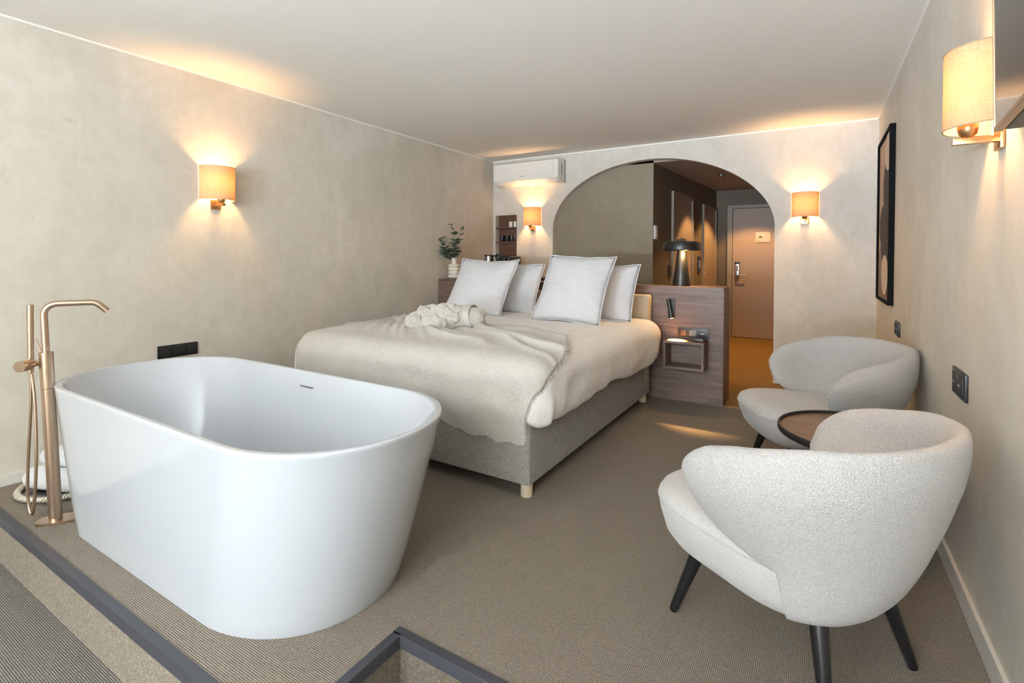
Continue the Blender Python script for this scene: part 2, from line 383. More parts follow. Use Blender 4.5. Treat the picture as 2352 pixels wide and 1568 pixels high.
def hall_plate(name, t, wd, z0, z1, mat, label, cat, extra=None):
    x, y = on_hall(t, 0); x2, y2 = on_hall(t+wd, 0)
    bm = bmesh.new(); p = [on_hall(t, 0), on_hall(t+wd, 0), on_hall(t+wd, .018), on_hall(t, .018)]
    prism(bm, p, 'z', z0, z1); r = thing(name, label, cat, (x, y, z0)); obj('plate', bm, mat, r, world=True, smooth=False)
    bm = bmesh.new(); g = wd*.2; p = [on_hall(t+g, .018), on_hall(t+wd-g, .018), on_hall(t+wd-g, .023), on_hall(t+g, .023)]
    zz = (z1-z0)*.25; prism(bm, p, 'z', z0+zz, z1-zz); obj('button', bm, extra or mat, r, world=True, smooth=False)
hall_plate('thermostat', .02, .085, 1.475, 1.63, M['white_plastic'], 'white thermostat at the start of the hall wall inside the arch', 'thermostat')
hall_plate('light_switch', .53, .08, 1.03, 1.17, M['black_matt'], 'black light switch beside the first hall door', 'switch')
hall_plate('key_card_holder', 1.86, .12, 1.05, 1.28, M['black'], 'black key card holder on hall wall between the two side doors', 'card holder', M['steel'])

# hall downlights in the ceiling
for i, (x, y) in enumerate(((-.86, 8.02), (-1.10, 7.10), (-.80, 6.20))):
    dl = thing('ceiling_spotlight', ('recessed hall ceiling spotlight nearest the entrance door', 'recessed hall ceiling spotlight in the middle of the hall', 'recessed hall ceiling spotlight just behind the arch')[i], 'spotlight', (x, y, ZH+.01), group='hall ceiling spotlights')
    obj('trim_ring', L([(.045, .01), (.045, -.004), (.036, -.004), (.036, .008)], 20), M['steel'], dl)
    s = lamp('spot_light', 'SPOT', (0, 0, -.02), (95, 75, 50)[i], (1.0, .56, .21), dl, spot_size=math.radians((104, 84, 84)[i]), spot_blend=.35, shadow_soft_size=.03)

# ---------------------------------------------------------------- room divider (half wall behind the bed)
HW0, HW1, HWZ = 4.545, 4.86, 1.0
rd = thing('room_divider', 'low walnut partition standing behind the bed', 'partition', ((XL-.68)/2, (HW0+HW1)/2, 0))
obj('panel', B(XL, -.682, HW0, HW1, 0, HWZ-.012), M['walnut'], rd, world=True, smooth=False)
obj('top_board', B(XL, -.678, HW0, HW1, HWZ-.012, HWZ+.003), M['walnut'], rd, world=True, smooth=False)
obj('end_strip', B(-.682, -.672, HW0, HW1, 0, HWZ-.012), M['walnut_dark'], rd, world=True, smooth=False)
ct = thing('coffee_cabinet', 'dark walnut counter behind the bed partition under the recessed shelves', 'cabinet', (-3.3, 5.28, 0))
obj('body', B(XL+.003, -2.9, HW1+.003, YB-.003, 0, .985), M['walnut_dark'], ct, world=True, smooth=False)
obj('worktop', B(XL+.003, -2.88, HW1+.003, YB-.003, .985, 1.005, .002), M['walnut_dark'], ct, world=True, smooth=False)

# floating bedside shelf
SX0, SX1, SYF, SZ0, SZ1, th = -1.125, -.795, HW0-.2, .315, .552, .020
bs = thing('bedside_shelf', 'open walnut box shelf floating on the partition right of the bed', 'shelf', ((SX0+SX1)/2, HW0-.1, SZ0))
for nm, a in (('top_board', (SX0, SX1, SYF, HW0, SZ1-th, SZ1)), ('bottom_board', (SX0, SX1, SYF, HW0, SZ0, SZ0+th)), ('side_board', (SX0, SX0+th, SYF, HW0, SZ0+th, SZ1-th)), ('side_board', (SX1-th, SX1, SYF, HW0, SZ0+th, SZ1-th))):
    obj(nm, B(*a, bev=.001), M['walnut'], bs, world=True, smooth=False)
gd = thing('remote_control', 'small black remote lying on the right end of the floating bedside shelf', 'remote', (-.85, HW0-.09, SZ1))
obj('case', B(-.045, .045, -.07, .055, .001, .018, .005), M['black'], gd); obj('button_pad', B(-.03, .03, -.055, .0, .018, .021, .001), M['grey_plastic'], gd)
# switch panel
sp = thing('switch_plate', 'black three-gang switch and socket plate above the floating bedside shelf', 'socket', (-.92, HW0, .605))
obj('frame', B(-.131, .131, -.010, 0, -.045, .045, .003), M['tv_back'], sp)
obj('frame_inlay', B(-.122, .122, -.012, -.010, -.037, .037, .001), M['black'], sp)
obj('dial', B(-.10, -.055, -.016, -.012, -.026, .024, .002), M['walnut_dark'], sp)
bm = bmesh.new(); box(bm, -.028, -.001, -.016, -.012, -.026, .024, .001); box(bm, .001, .026, -.016, -.012, -.026, .024, .001); obj('rocker', bm, M['grey_plastic'], sp)
so = obj('socket', B(.05, .105, -.014, -.012, -.028, .028, .001), M['black'], sp)
bm = bmesh.new(); box(bm, .060, .070, -.016, -.014, -.006, .002); box(bm, .074, .082, -.016, -.014, -.006, .002); box(bm, .086, .094, -.016, -.014, -.006, .002); obj('contact', bm, M['white_plastic'], so)
# reading lamp
rl = thing('reading_lamp', 'slim black swivel reading light mounted on the walnut partition', 'reading light', (-1.105, HW0, .81))
obj('backplate', B(-.03, .03, -.012, 0, -.085, .085, .002), M['black_matt'], rl)
dv = Vector((.035, -.012, -.165))
obj('lamp_head', T([Vector((-.022, -.035, .082)), Vector((-.022, -.035, .082))+dv], .017, 20), M['black'], rl)
obj('pivot', T([(0, -.012, 0), (-.004, -.03, 0)], .008, 10), M['black'], rl)
tip = Vector((-.022, -.035, .082))+dv
obj('lens', T([tip+dv*.002, tip+dv*.02], .013, 16), M['led'], rl)
rs = lamp('spot_light', 'SPOT', tip+dv*.05, 190, (1.0, .55, .18), rl, spot_size=math.radians(46), spot_blend=.8, shadow_soft_size=.006)
rs.rotation_euler = Vector((.36, -.50, -1)).to_track_quat('-Z', 'Y').to_euler()

# table lamp
tl = thing('table_lamp', 'black mushroom table lamp on the walnut partition', 'lamp', (-1.058, 4.70, HWZ+.003))
obj('base', L([(.0, 0), (.078, 0), (.079, .006), (.060, .14), (.044, .27), (.036, .335), (.0, .34)], 40), M['black'], tl)
sh = obj('lamp_shade', L([(.158, .318), (.166, .322), (.168, .335), (.166, .365), (.158, .388), (.135, .400), (.05, .405), (.0, .405), (.0, .397), (.05, .397), (.13, .392), (.152, .380), (.158, .36), (.158, .318)], 48), M['black'], tl)
obj('diffuser', L([(.04, .3225), (.157, .3225), (.157, .3195), (.04, .3195)], 40), M['led'], tl)
obj('knob', L([(0, .405), (.014, .405), (.014, .432), (0, .432)], 16), M['black'], tl)
bm = bmesh.new(); lathe(bm, [(0, .405), (.009, .405), (.009, .425), (0, .425)], 12, (-.03, 0, 0)); obj('shade_screw', bm, M['black_matt'], tl)
obj('shade_screw', L([(0, .405), (.009, .405), (.009, .425), (0, .425)], 12, (.028, 0, 0)), M['black_matt'], tl)
lamp('lamp_light', 'POINT', (.052, -.075, .300), 13.0, (1.0, .60, .22), tl, shadow_soft_size=.02)

# ---------------------------------------------------------------- wall sconces (local: wall at y=0, room towards +y)
def sconce(label, loc, rz):
    t = thing('wall_sconce', label, 'wall lamp', loc, rz, 'woven half-drum wall sconces')
    def prof(r, d, z, n=40): return [(r*math.cos(PI*i/n), d*math.sin(PI*i/n)**.85+.002 if 0 < i < n else .0015, z) for i in range(n+1)]
    bm = bmesh.new(); loops(bm, [prof(.117, .135, z) for z in (-.117, -.06, 0, .06, .117)], closed=False); s = obj('lamp_shade', bm, M['shade'], t)
    for z in (-.117, .117): obj('shade_rim', T(prof(.117, .135, z), .0022, 6), M['shade'], s)
    obj('backplate', B(-.035, .035, 0, .012, -.185, -.115, .003), M['brass'], t)
    obj('arm', B(-.011, .011, .010, .115, -.162, -.143, .002), M['brass'], t)
    obj('candle_cup', L([(0, -.143), (.012, -.142), (.022, -.132), (.026, -.112), (.025, -.095), (.0, -.09)], 20, (0, .078, 0)), M['brass'], t)
    obj('bulb', L([(0, -.09), (.012, -.085), (.014, -.06), (.026, -.02), (.028, .0), (.02, .022), (0, .03)], 20, (0, .072, 0)), M['bulb'], t)
    lamp('lamp_light', 'POINT', (0, .072, .0), 66.0, WARM, t, shadow_soft_size=.032)
    return t
sc0 = sconce('glowing woven sconce alone on the long left wall', (XL, 2.022, 1.777), -PI/2)
dup(sc0, (-3.145, YB, 1.777), PI, 'glowing woven sconce under the air conditioner')
dup(sc0, (-.115, YB, 1.777), PI, 'glowing woven sconce on the far wall right of the arch')
dup(sc0, (XR, 2.045, 1.765), PI/2, 'large woven sconce on the right wall partly behind the television')

# ---------------------------------------------------------------- air conditioner
ac = thing('air_conditioner', 'white split air conditioner high on the far wall beside the left corner', 'air conditioner', (-3.16, YB, 2.18))
pr = [(0, .29), (-.17, .285), (-.195, .27), (-.20, .10), (-.195, .055), (-.15, .012), (-.08, 0), (0, 0)]
bm = bmesh.new(); prism(bm, [(a, b) for a, b in pr], 'x', -.465, .462); obj('housing', bm, M['white_plastic'], ac, angle=35)
bm = bmesh.new(); prism(bm, [(-.198, .272), (-.205, .268), (-.208, .09), (-.203, .062), (-.198, .064)], 'x', -.465, .40); obj('front_panel', bm, M['white_plastic'], ac, angle=30)
bm = bmesh.new(); prism(bm, [(-.188, .050), (-.192, .046), (-.15, .006), (-.10, -.006), (-.098, 0), (-.148, .012)], 'x', -.43, .43); obj('air_flap', bm, M['white_plastic'], ac, angle=30)
obj('grille', B(.4615, .464, -.105, -.085, .09, .22), M['grey_plastic'], ac, smooth=False)
bm = bmesh.new(); box(bm, -.06, .0, -.2085, -.2065, .092, .098); obj('printed_mark', bm, M['grey_plastic'], ac, smooth=False)
obj('cable', T([(.468, -.02, .285), (.468, -.02, 0)], .004, 8), M['grey_plastic'], ac)

# ---------------------------------------------------------------- niche, mugs, kettle, coffee machine
ns = thing('niche_shelving', 'dark walnut shelving set into the far wall recess', 'shelving', (-3.56, YB+.06, NZ0))
obj('back_panel', B(NX0, NX1, YB+.085, YB+.10, NZ0, NZ1), M['walnut_dark'], ns, world=True, smooth=False)
for z in (1.640, 1.450): obj('shelf', B(NX0+.001, NX1-.001, YB+.002, YB+.085, z, z+.016, .001), M['walnut_dark'], ns, world=True, smooth=False)
obj('side_panel', B(NX1-.008, NX1-.0005, YB+.001, YB+.085, NZ0, NZ1), M['walnut_dark'], ns, world=True, smooth=False)
def cup(label, x, y, z, r, h, mat, handle, group, src=None):
    if src: return dup(src, (x, y, z), 0, label)
    t = thing('mug' if handle else 'paper_cup', label, 'mug' if handle else 'cup', (x, y, z), 0, group)
    obj('bowl', L([(0, 0), (r*.92, 0), (r, h*.08), (r, h), (r*.92, h), (r*.9, h*.1), (0, h*.08)], 20), mat, t)
    if handle: obj('handle', T([(0, -r*.95, h*.8), (0, -r*1.5, h*.7), (0, -r*1.55, h*.4), (0, -r*.95, h*.25)], .005, 8), mat, t)
    else: obj('lid', L([(0, h*.96), (r*1.03, h*.96), (r*1.03, h), (0, h)], 20), mat, t)
    return t
c0 = cup('black mug on the lower niche shelf, nearest the left jamb', -3.645, YB+.043, 1.4665, .030, .080, M['black'], True, 'black mugs in the niche')
cup('black mug on the lower niche shelf, second from the left jamb', -3.565, YB+.043, 1.4665, 0, 0, None, True, None, c0)
cup('black mug on the lower niche shelf, third from the left jamb', -3.495, YB+.043, 1.4665, 0, 0, None, True, None, c0)
cup('black mug on the lower niche shelf, rightmost of the row', -3.438, YB+.043, 1.4665, 0, 0, None, True, None, c0)
w0 = cup('white cup on the upper niche shelf, left of the pair', -3.508, YB+.043, 1.6565, .027, .075, M['ceramic'], False, 'white cups in the niche')
cup('white cup on the upper niche shelf, right of the pair', -3.437, YB+.043, 1.6565, 0, 0, None, False, None, w0)
kt = thing('kettle', 'steel electric kettle with black lid behind the left pillows', 'kettle', (-3.565, 5.30, 1.005))
obj('body', L([(0, 0), (.078, 0), (.078, .02), (.066, .15), (.056, .262), (0, .262)], 32), M['steel'], kt)
obj('lid', L([(0, .262), (.058, .262), (.056, .278), (.02, .284), (0, .284)], 32), M['black'], kt)
obj('handle', T(spline([(.05, .0, .262), (.10, 0, .265), (.115, 0, .2), (.095, 0, .08), (.07, 0, .05)], 5), .010, 10), M['black'], kt)
cm = thing('coffee_machine', 'black capsule coffee machine beside the steel kettle', 'coffee machine', (-3.35, 5.38, 1.005))
obj('body', B(-.07, .13, -.14, .14, 0, .265, .02, 3), M['black'], cm)
obj('water_tank', L([(0, 0), (.045, 0), (.045, .285), (.03, .295), (0, .295)], 24, (-.13, .03, 0)), M['black_matt'], cm)
obj('brew_head', B(-.02, .09, -.19, -.13, .17, .25, .015, 3), M['black'], cm)
obj('lever', T([(-.03, -.145, .12), (-.03, -.150, .25)], .005, 8), M['chrome'], cm)
obj('drip_tray', B(-.03, .10, -.22, -.14, 0, .03, .008), M['black_matt'], cm)

# ---------------------------------------------------------------- vase and eucalyptus
vx, vy = -3.62, 4.66
va = thing('vase', 'white ribbed ring vase on the left end of the walnut partition', 'vase', (vx, vy, HWZ+.003))
prof = [(0, 0), (.045, 0)]
for i in range(4):
    z = .028+i*.042
    for a in range(-4, 5): prof.append((.050+.022*math.cos(a*PI/9), z+.020*math.sin(a*PI/9)))
prof += [(.030, .174), (.029, .245), (.024, .245), (.023, .17), (0, .168)]
obj('body', L(prof, 36), M['ceramic'], va, angle=80)
eu = thing('eucalyptus_branch', 'eucalyptus sprigs standing in the white ring vase', 'plant', (vx, vy, HWZ+.19))
def leafmesh(bm, p, d, nrm, ln, wd):
    d = d.normalized(); s = d.cross(nrm).normalized(); nrm = s.cross(d); c = p+d*ln*.5; ring = []
    cv = bm.verts.new(c-nrm*ln*.06)
    for i in range(10):
        a = 2*PI*i/10; ring.append(bm.verts.new(c+d*math.cos(a)*ln*.5+s*math.sin(a)*wd*.5))
    for i in range(10): bm.faces.new((cv, ring[i], ring[(i+1) % 10]))
lf = bmesh.new(); rnd = random.Random(11)
# (lateral, toward-room, height) sprig ends relative to the vase mouth; lateral follows the back wall
sprigs = [[(0, 0, 0), (-.01, -.01, .15), (.0, 0, .28), (-.03, -.01, .40)], [(0, 0, 0), (.02, -.01, .12), (.07, -.02, .23), (.13, -.02, .35)], [(0, 0, 0), (-.03, -.02, .06), (-.06, -.05, .13), (-.095, -.09, .25)],
          [(0, 0, 0), (.025, -.03, .07), (.05, -.05, .15), (.06, -.06, .22)], [(0, 0, 0), (-.02, -.03, .05), (-.045, -.07, .09), (-.07, -.1, .12)]]
for i, s_ in enumerate(sprigs):
    pts = spline([Vector(p)*1.16 for p in s_], 8); obj('stem', T(pts, [.0025-.0012*j/len(pts) for j in range(len(pts))], 6), M['stem'], eu)
    for j in range(7, len(pts), 3 if i < 2 else 2):
        t = (pts[min(j+1, len(pts)-1)]-pts[j-1]).normalized()
        for sd in (0, PI):
            a = j*1.1+sd+rnd.uniform(-.3, .3); side = Vector((math.cos(a), math.sin(a), 0)); d = (side+t*.5+Vector((0, 0, rnd.uniform(-.5, .2)))).normalized()
            sz = rnd.uniform(.078, .100)*(1-.35*j/len(pts)); leafmesh(lf, pts[j], d, Vector((rnd.uniform(-.6, .6), rnd.uniform(-.8, 0), 1)).normalized(), sz, sz*.78)
lv = obj('leaves', lf, M['leaf'], eu); md = lv.modifiers.new('thickness', 'SOLIDIFY'); md.thickness = .0008

# ---------------------------------------------------------------- bed
BX0, BX1, BY0, BY1, BZ0, BZ1 = -3.10, -1.253, 2.24, 4.40, .075, .405
bed = thing('bed', 'large grey upholstered boxspring bed base with padded headboard', 'bed', ((BX0+BX1)/2, (BY0+BY1)/2, 0))
obj('base', B(BX0, BX1, BY0, BY1, BZ0, BZ1, bev=.012, seg=3), M['bed_fabric'], bed, world=True)
for x in (BX0+.055, BX1-.045):
    for y in (BY0+.055, BY1-.06): obj('leg', L([(0, 0), (.030, 0), (.032, .004), (.032, BZ0+.004), (0, BZ0+.004)], 24, (x, y, 0)), M['birch'], bed, world=True)
obj('mattress', B(BX0+.01, BX1-.01, BY0+.01, BY1, BZ1+.001, .66, bev=.05, seg=4), M['cotton'], bed, world=True)
hb = obj('headboard', B(BX0, -1.275, BY1+.003, HW0-.004, .30, .925, bev=.028, seg=4), M['headboard_fabric'], bed, world=True)

# unrolled cloth surface: plan point -> point on the mattress with draping edges
CX0, CX1, CY0, CY1, RC = -3.07, -1.285, 2.345, 4.385, .09
TOP = .712
def surf(px, py, r=.125, off=0.0):
    qx = min(max(px, CX0), CX1); qy = min(max(py, CY0), 9)
    dx, dy = px-qx, py-qy; d = math.hypot(dx, dy)
    n1 = noise.noise(Vector((px*1.6, py*1.6, 3))); n2 = noise.noise(Vector((px*5, py*4, 9)))
    ex = min(px-CX0, CX1-px); ey = py-CY0
    puff = .028*sstep(-.05, .35, min(ex, ey)) if min(ex, ey) > -.05 else 0
    z = TOP+puff+.010*n1+.004*n2
    if d < 1e-6: return Vector((px, py, z+off))
    nx, ny = dx/d, dy/d
    if d < r*PI/2:
        a = d/r; h = (r+off)*math.sin(a); zz = z-r+(r+off)*math.cos(a)
    else:
        e = d-r*PI/2; h = r+off - .05*sstep(.1, .35, e); zz = z-r-e
    wr = .012*noise.noise(Vector((px*7+py*2, py*7, z*2)))*sstep(.05, .3, d)
    h += wr+.012*noise.noise(Vector((px*2.2, py*2.2, 7)))*sstep(0, .2, d)
    return Vector((qx+nx*h, qy+ny*h, zz))
# duvet
def duvet():
    bm = bmesh.new(); per = []
    # perimeter of the hanging part, from head-left round the foot to head-right
    step = .03
    y = CY1
    while y > CY0: per.append((Vector((CX0, y)), Vector((-1, 0)))); y -= step
    for i in range(13):
        a = PI+PI/2*i/12; per.append((Vector((CX0, CY0)), Vector((math.cos(a), math.sin(a)))))
    x = CX0+step
    while x < CX1: per.append((Vector((x, CY0)), Vector((0, -1)))); x += step
    for i in range(13):
        a = -PI/2+PI/2*i/12; per.append((Vector((CX1, CY0)), Vector((math.cos(a), math.sin(a)))))
    y = CY0+step
    while y < CY1: per.append((Vector((CX1, y)), Vector((1, 0)))); y += step
    per.append((Vector((CX1, CY1)), Vector((1, 0))))
    NR = 22; rings = []
    for i, (q, n) in enumerate(per):
        col = []
        t = i/len(per)
        corner = abs(n.x*n.y)*2
        dm = .395+.015*math.sin(t*37)+.02*noise.noise(Vector((q.x*2, q.y*2, 5)))+.035*corner
        if n.x > .9: dm += .055*sstep(3.2, 4.4, q.y) - .02*sstep(3.9, 4.4, q.y)
        for j in range(NR+1):
            d = dm*j/NR; p = q+n*d; v = surf(p.x, p.y)
            amp = sstep(.12, .33, d)
            fold = .009*math.sin(t*len(per)*.33+2.5*noise.noise(Vector((t*30, 0, 0))))*amp
            v.x += n.x*fold; v.y += n.y*fold
            if corner > 0: v.x += n.x*.025*corner*amp; v.y += n.y*.025*corner*amp
            if j == NR: v.x -= n.x*.018; v.y -= n.y*.018; v.z += .004
            col.append(v)
        rings.append(col)
    vr = [[bm.verts.new(v) for v in c] for c in rings]
    for a, b in zip(vr, vr[1:]):
        for j in range(NR): bm.faces.new((a[j], a[j+1], b[j+1], b[j]))
    # top grid
    nx, ny = 60, 66; g = [[bm.verts.new(surf(CX0+(CX1-CX0)*i/nx, CY0+(CY1-CY0)*j/ny)) for j in range(ny+1)] for i in range(nx+1)]
    for i in range(nx):
        for j in range(ny): bm.faces.new((g[i][j], g[i+1][j], g[i+1][j+1], g[i][j+1]))
    bmesh.ops.remove_doubles(bm, verts=bm.verts, dist=.004)
    return bm
dv_ = obj('duvet', duvet(), M['duvet'], angle=180); tag(dv_, 'white seersucker duvet spread over the grey bed', 'duvet')

# linen throw
def throw():
    bm = bmesh.new(); nu, nv = 130, 110; rnd = random.Random(3); edge = []
    def xl(y): return -3.085 if y < 2.2 else -3.085-.16*sstep(2.2, 2.8, y)
    def xr(y):
        pts = [(1.70, -1.235), (2.0, -1.225), (2.20, -1.13), (2.45, -1.175), (2.67, -1.235), (2.9, -1.36), (3.15, -1.53), (3.4, -1.60)]
        for (a, b), (c, d) in zip(pts, pts[1:]):
            if y <= c: t = max(0, (y-a)/(c-a)); return b+(d-b)*t
        return pts[-1][1]
    def yb(u): return 1.835+.07*(1-u)+.012*math.sin(u*23)-.055*sstep(.80, .97, u)+.012*math.sin(u*61)
    def yt(u): return 3.12+.10*math.sin(u*4.2+1.2)+.05*math.sin(u*11)-.06*sstep(.75, 1, u)
    G = []
    for i in range(nu+1):
        u = i/nu; col = []
        for j in range(nv+1):
            v = j/nv; y = yb(u)+(yt(u)-yb(u))*v; x = xl(y)+(xr(y)-xl(y))*u
            if i in (0, nu): x += rnd.uniform(-.004, .004)
            if j == 0: y += rnd.uniform(-.004, .004)
            p = surf(x, y, .125, .010)
            q = surf(x, y+.01, .125, .010)
            t = sstep(.42, .62, v)*(1-.65*sstep(.93, 1, v))
            # long soft folds fanning out from the rolled robe towards the right edge
            ang = math.atan2(y-3.35-.15*noise.noise(Vector((x*2, y*2, 1))), x+3.3)
            r1 = 1-abs(math.sin(ang*17+1.3*noise.noise(Vector((x*1.5, y*1.5, 2))))); r2 = 1-abs(math.sin(ang*31+.8+2*noise.noise(Vector((x*1.2, y*2, 4)))))
            hgt = t*(.046*r1**2.2+.026*r2**2)*(.35+.65*sstep(-3.1, -2.3, x))
            # scrunched part left of the roll
            c = sstep(.78, .92, v)*(1-sstep(-2.95, -2.7, x))+.0
            hgt += c*.02*abs(math.sin(x*28+y*9)); hgt += .004*noise.noise(Vector((x*9, y*9, 0)))+.002
            low = sstep(.1, .4, CY0-y)
            p.z += hgt*(1-low)
            p.y -= low*(.010+.006*noise.noise(Vector((x*6, y*3, 8)))+.008*math.sin(x*11)*low)
            col.append(bm.verts.new(p))
        G.append(col)
    for i in range(nu):
        for j in range(nv): bm.faces.new((G[i][j], G[i+1][j], G[i+1][j+1], G[i][j+1]))
    hem = [[G[i][0].co.copy() for i in range(nu+1)], [G[i][0].co-(G[i][2].co-G[i][0].co).normalized() for i in range(nu+1)]]
    rgt = [[G[nu][j].co.copy() for j in range(nv+1)], [G[nu][j].co+(G[nu][j].co-G[nu-2][j].co).normalized() for j in range(nv+1)]]
    lft = [[G[0][j].co.copy() for j in range(nv+1)], [G[0][j].co+(G[0][j].co-G[2][j].co).normalized() for j in range(nv+1)]]
    top = [[G[i][nv].co.copy() for i in range(nu+1)], [G[i][nv].co+(G[i][nv].co-G[i][nv-2].co).normalized() for i in range(nu+1)]]
    return bm, (hem, rgt, lft, top)
bm, edges = throw()
th_ = obj('throw_blanket', bm, M['linen'], angle=180); tag(th_, 'beige linen throw with frayed edges draped over the foot of the bed', 'throw')
md = th_.modifiers.new('thickness', 'SOLIDIFY'); md.thickness = .004; md.offset = 1
fb = bmesh.new(); rnd = random.Random(5)
for pts, outs in edges:
    for a, b, oa in zip(pts, pts[1:], outs):
        d = (oa-a)
        for s in range(3):
            p = a.lerp(b, rnd.random()); ln = rnd.uniform(.008, .020); wv = Vector((rnd.uniform(-.5, .5), rnd.uniform(-.5, .5), rnd.uniform(-.5, .3)))
            e = p+(d.normalized()+wv*.5).normalized()*ln; sd = (b-a).normalized()*.0018; up_ = Vector((0, 0, .003))
            vs = [fb.verts.new(q) for q in (p-sd+up_, p+sd+up_, e+sd*.6+up_, e-sd*.6+up_)]; fb.faces.new(vs)
fr = obj('fringe', fb, M['linen'], th_, smooth=False); md = fr.modifiers.new('thickness', 'SOLIDIFY'); md.thickness = .0015

# pillows
def pillow(name, label, w_, h_, thick, loc, tilt, rz, seed, src=None):
    t = thing(name, label, 'pillow', loc, rz, 'square white pillows on the bed'); t.rotation_euler = (tilt, 0, rz)
    n = 26; bm = bmesh.new(); fl = bmesh.new(); S = {}
    def pos(u, v, side):
        pin = 1-.06*(1-abs(v)**2)*abs(u); pin2 = 1-.06*(1-abs(u)**2)*abs(v)
        x = u*w_/2*pin; z = v*h_/2*pin2
        e = max(0, (1-abs(u)**2.6))*max(0, (1-abs(v)**2.6)); y = side*thick/2*1.12*e**.74
        wr = .010*noise.noise(Vector((u*3+seed, v*3, side*2)))+.005*noise.noise(Vector((u*9+seed, v*9, side)))
        cr = max(abs(u), abs(v)); rad = .008*math.sin(math.atan2(v, u)*22+seed)*sstep(.55, .95, cr)*(1-sstep(.95, 1.0, cr))
        y += side*(wr+rad)*(e**.3); y += .012*math.sin(u*2.2+seed)*abs(v)
        return Vector((x, y, z+h_/2))
    for side in (1, -1):
        for i in range(n+1):
            for j in range(n+1):
                u, v = -1+2*i/n, -1+2*j/n; key = (i, j, 0 if i in (0, n) or j in (0, n) else side)
                if key not in S: S[key] = bm.verts.new(pos(u, v, side))
        for i in range(n):
            for j in range(n):
                ks = [(a, b, 0 if a in (0, n) or b in (0, n) else side) for a, b in ((i, j), (i+1, j), (i+1, j+1), (i, j+1))]
                bm.faces.new([S[q] for q in ks])
    obj('pillow_case', bm, M['cotton'], t, angle=180)
    ring = [(-1+2*i/n, -1) for i in range(n)]+[(1, -1+2*i/n) for i in range(n)]+[(1-2*i/n, 1) for i in range(n)]+[(-1, 1-2*i/n) for i in range(n)]
    fw_ = .009; R1 = [pos(u, v, 1) for u, v in ring]; R2 = []
    for (u, v), p in zip(ring, R1): 
        o_ = Vector((fw_*(u if abs(u) == 1 else u*.9**3*0), 0, fw_*(v if abs(v) == 1 else 0)))
        if abs(u) == 1 and abs(v) == 1: o_ = Vector((fw_*u, 0, fw_*v))
        R2.append(p+o_+Vector((0, .004*math.sin(u*9+v*7+seed), 0)))
    a = [fl.verts.new(p) for p in R1]; b = [fl.verts.new(p) for p in R2]; m_ = len(a)
    for i in range(m_): fl.faces.new((a[i], a[(i+1) % m_], b[(i+1) % m_], b[i]))
    f_ = obj('flange', fl, M['cotton'], t, angle=180); md = f_.modifiers.new('thickness', 'SOLIDIFY'); md.thickness = .003; md.offset = 0
    return t
tl_ = -math.radians(34)
pillow('pillow', 'white pillow leaning at the back left, half hidden behind the front left one', .63, .52, .15, (-2.55, 4.05, .722), -math.radians(27), .02, 4)
pillow('pillow', 'white pillow at the back right, nearest the walnut shelf', .63, .52, .15, (-1.63, 4.06, .722), -math.radians(27), -.02, 9)
pillow('pillow', 'large white pillow in front on the left side of the bed', .63, .595, .17, (-2.67, 3.67, .735), tl_, .0, 1)
pillow('pillow', 'large white pillow in front in the middle of the bed', .60, .64, .17, (-1.745, 3.67, .735), tl_, -.03, 6)

# rolled bathrobe
def blob(bm, c, r, s=(1, 1, 1), seed=0, amp=.12, fr=9, ax=None):
    g = bmesh.ops.create_icosphere(bm, subdivisions=4, radius=1.0)
    for v in g['verts']:
        n = v.co.normalized(); k_ = 1+amp*noise.noise(n*2.2+Vector((seed, 0, 0)))+amp*.5*noise.noise(n*6+Vector((0, seed, 0)))+.06*noise.noise(n*15+Vector((0, 0, seed)))
        v.co = Vector((n.x*r*s[0]*k_, n.y*r*s[1]*k_, n.z*r*s[2]*k_))+Vector(c)
rb = thing('bathrobe', 'fluffy cream bathrobe rolled up on the throw', 'bathrobe', (-2.25, 2.83, .752))
bm = bmesh.new()
blob(bm, (-.16, .02, .055), .095, (1.15, 1, .95), 1, .25); blob(bm, (-.23, -.05, .03), .075, (1.2, 1, .85), 2, .3); blob(bm, (-.07, -.09, .035), .085, (1.25, .9, .9), 3, .28)
blob(bm, (.0, -.03, .085), .095, (1.3, .95, .85), 4, .25); blob(bm, (-.08, .0, .03), .10, (1.8, 1, .8), 6, .2)
pl = obj('plush_fold', bm, M['plush'], rb); md = pl.modifiers.new('remesh', 'REMESH'); md.mode = 'VOXEL'; md.voxel_size = .0045; md.use_smooth_shade = True
bm = bmesh.new(); n = 40; rings = []
for i in range(15):
    t = i/14; x = .02+.24*t; rr = .088*(1-.25*t**3) if t < .93 else .055
    c = Vector((x, .02+.02*t, .072-.012*t)); rings.append([c+Vector((.012*math.sin(a*3+t*5), math.cos(a)*rr*(1.1+.07*math.sin(a*2+t*3)+.05*noise.noise(Vector((t*6, a, 2)))), math.sin(a)*rr*.92)) for a in [2*PI*j/n for j in range(n)]])
rings.append([rings[-1][j].lerp(sum(rings[-1], Vector())/n, .7) for j in range(n)])
loops(bm, rings); obj('rolled_body', bm, M['plush'], rb)
bm = bmesh.new(); rings = []
for i in range(8):
    t = i/7; c = Vector((.13+.05*t, .035, .066)); rr = .094
    rings.append([c+Vector((.01*math.sin(a*2), math.cos(a)*rr*1.12, max(-.062, math.sin(a)*rr*.94)+.002*math.sin(i*2.4))) for a in [2*PI*j/n for j in range(n)]])
loops(bm, rings, False, False); bl = obj('belt', bm, M['linen'], rb); md = bl.modifiers.new('thickness', 'SOLIDIFY'); md.thickness = .004

rb.rotation_euler = (0, 0, math.radians(20)); rb.scale = (.98, 1.05, 1.05)
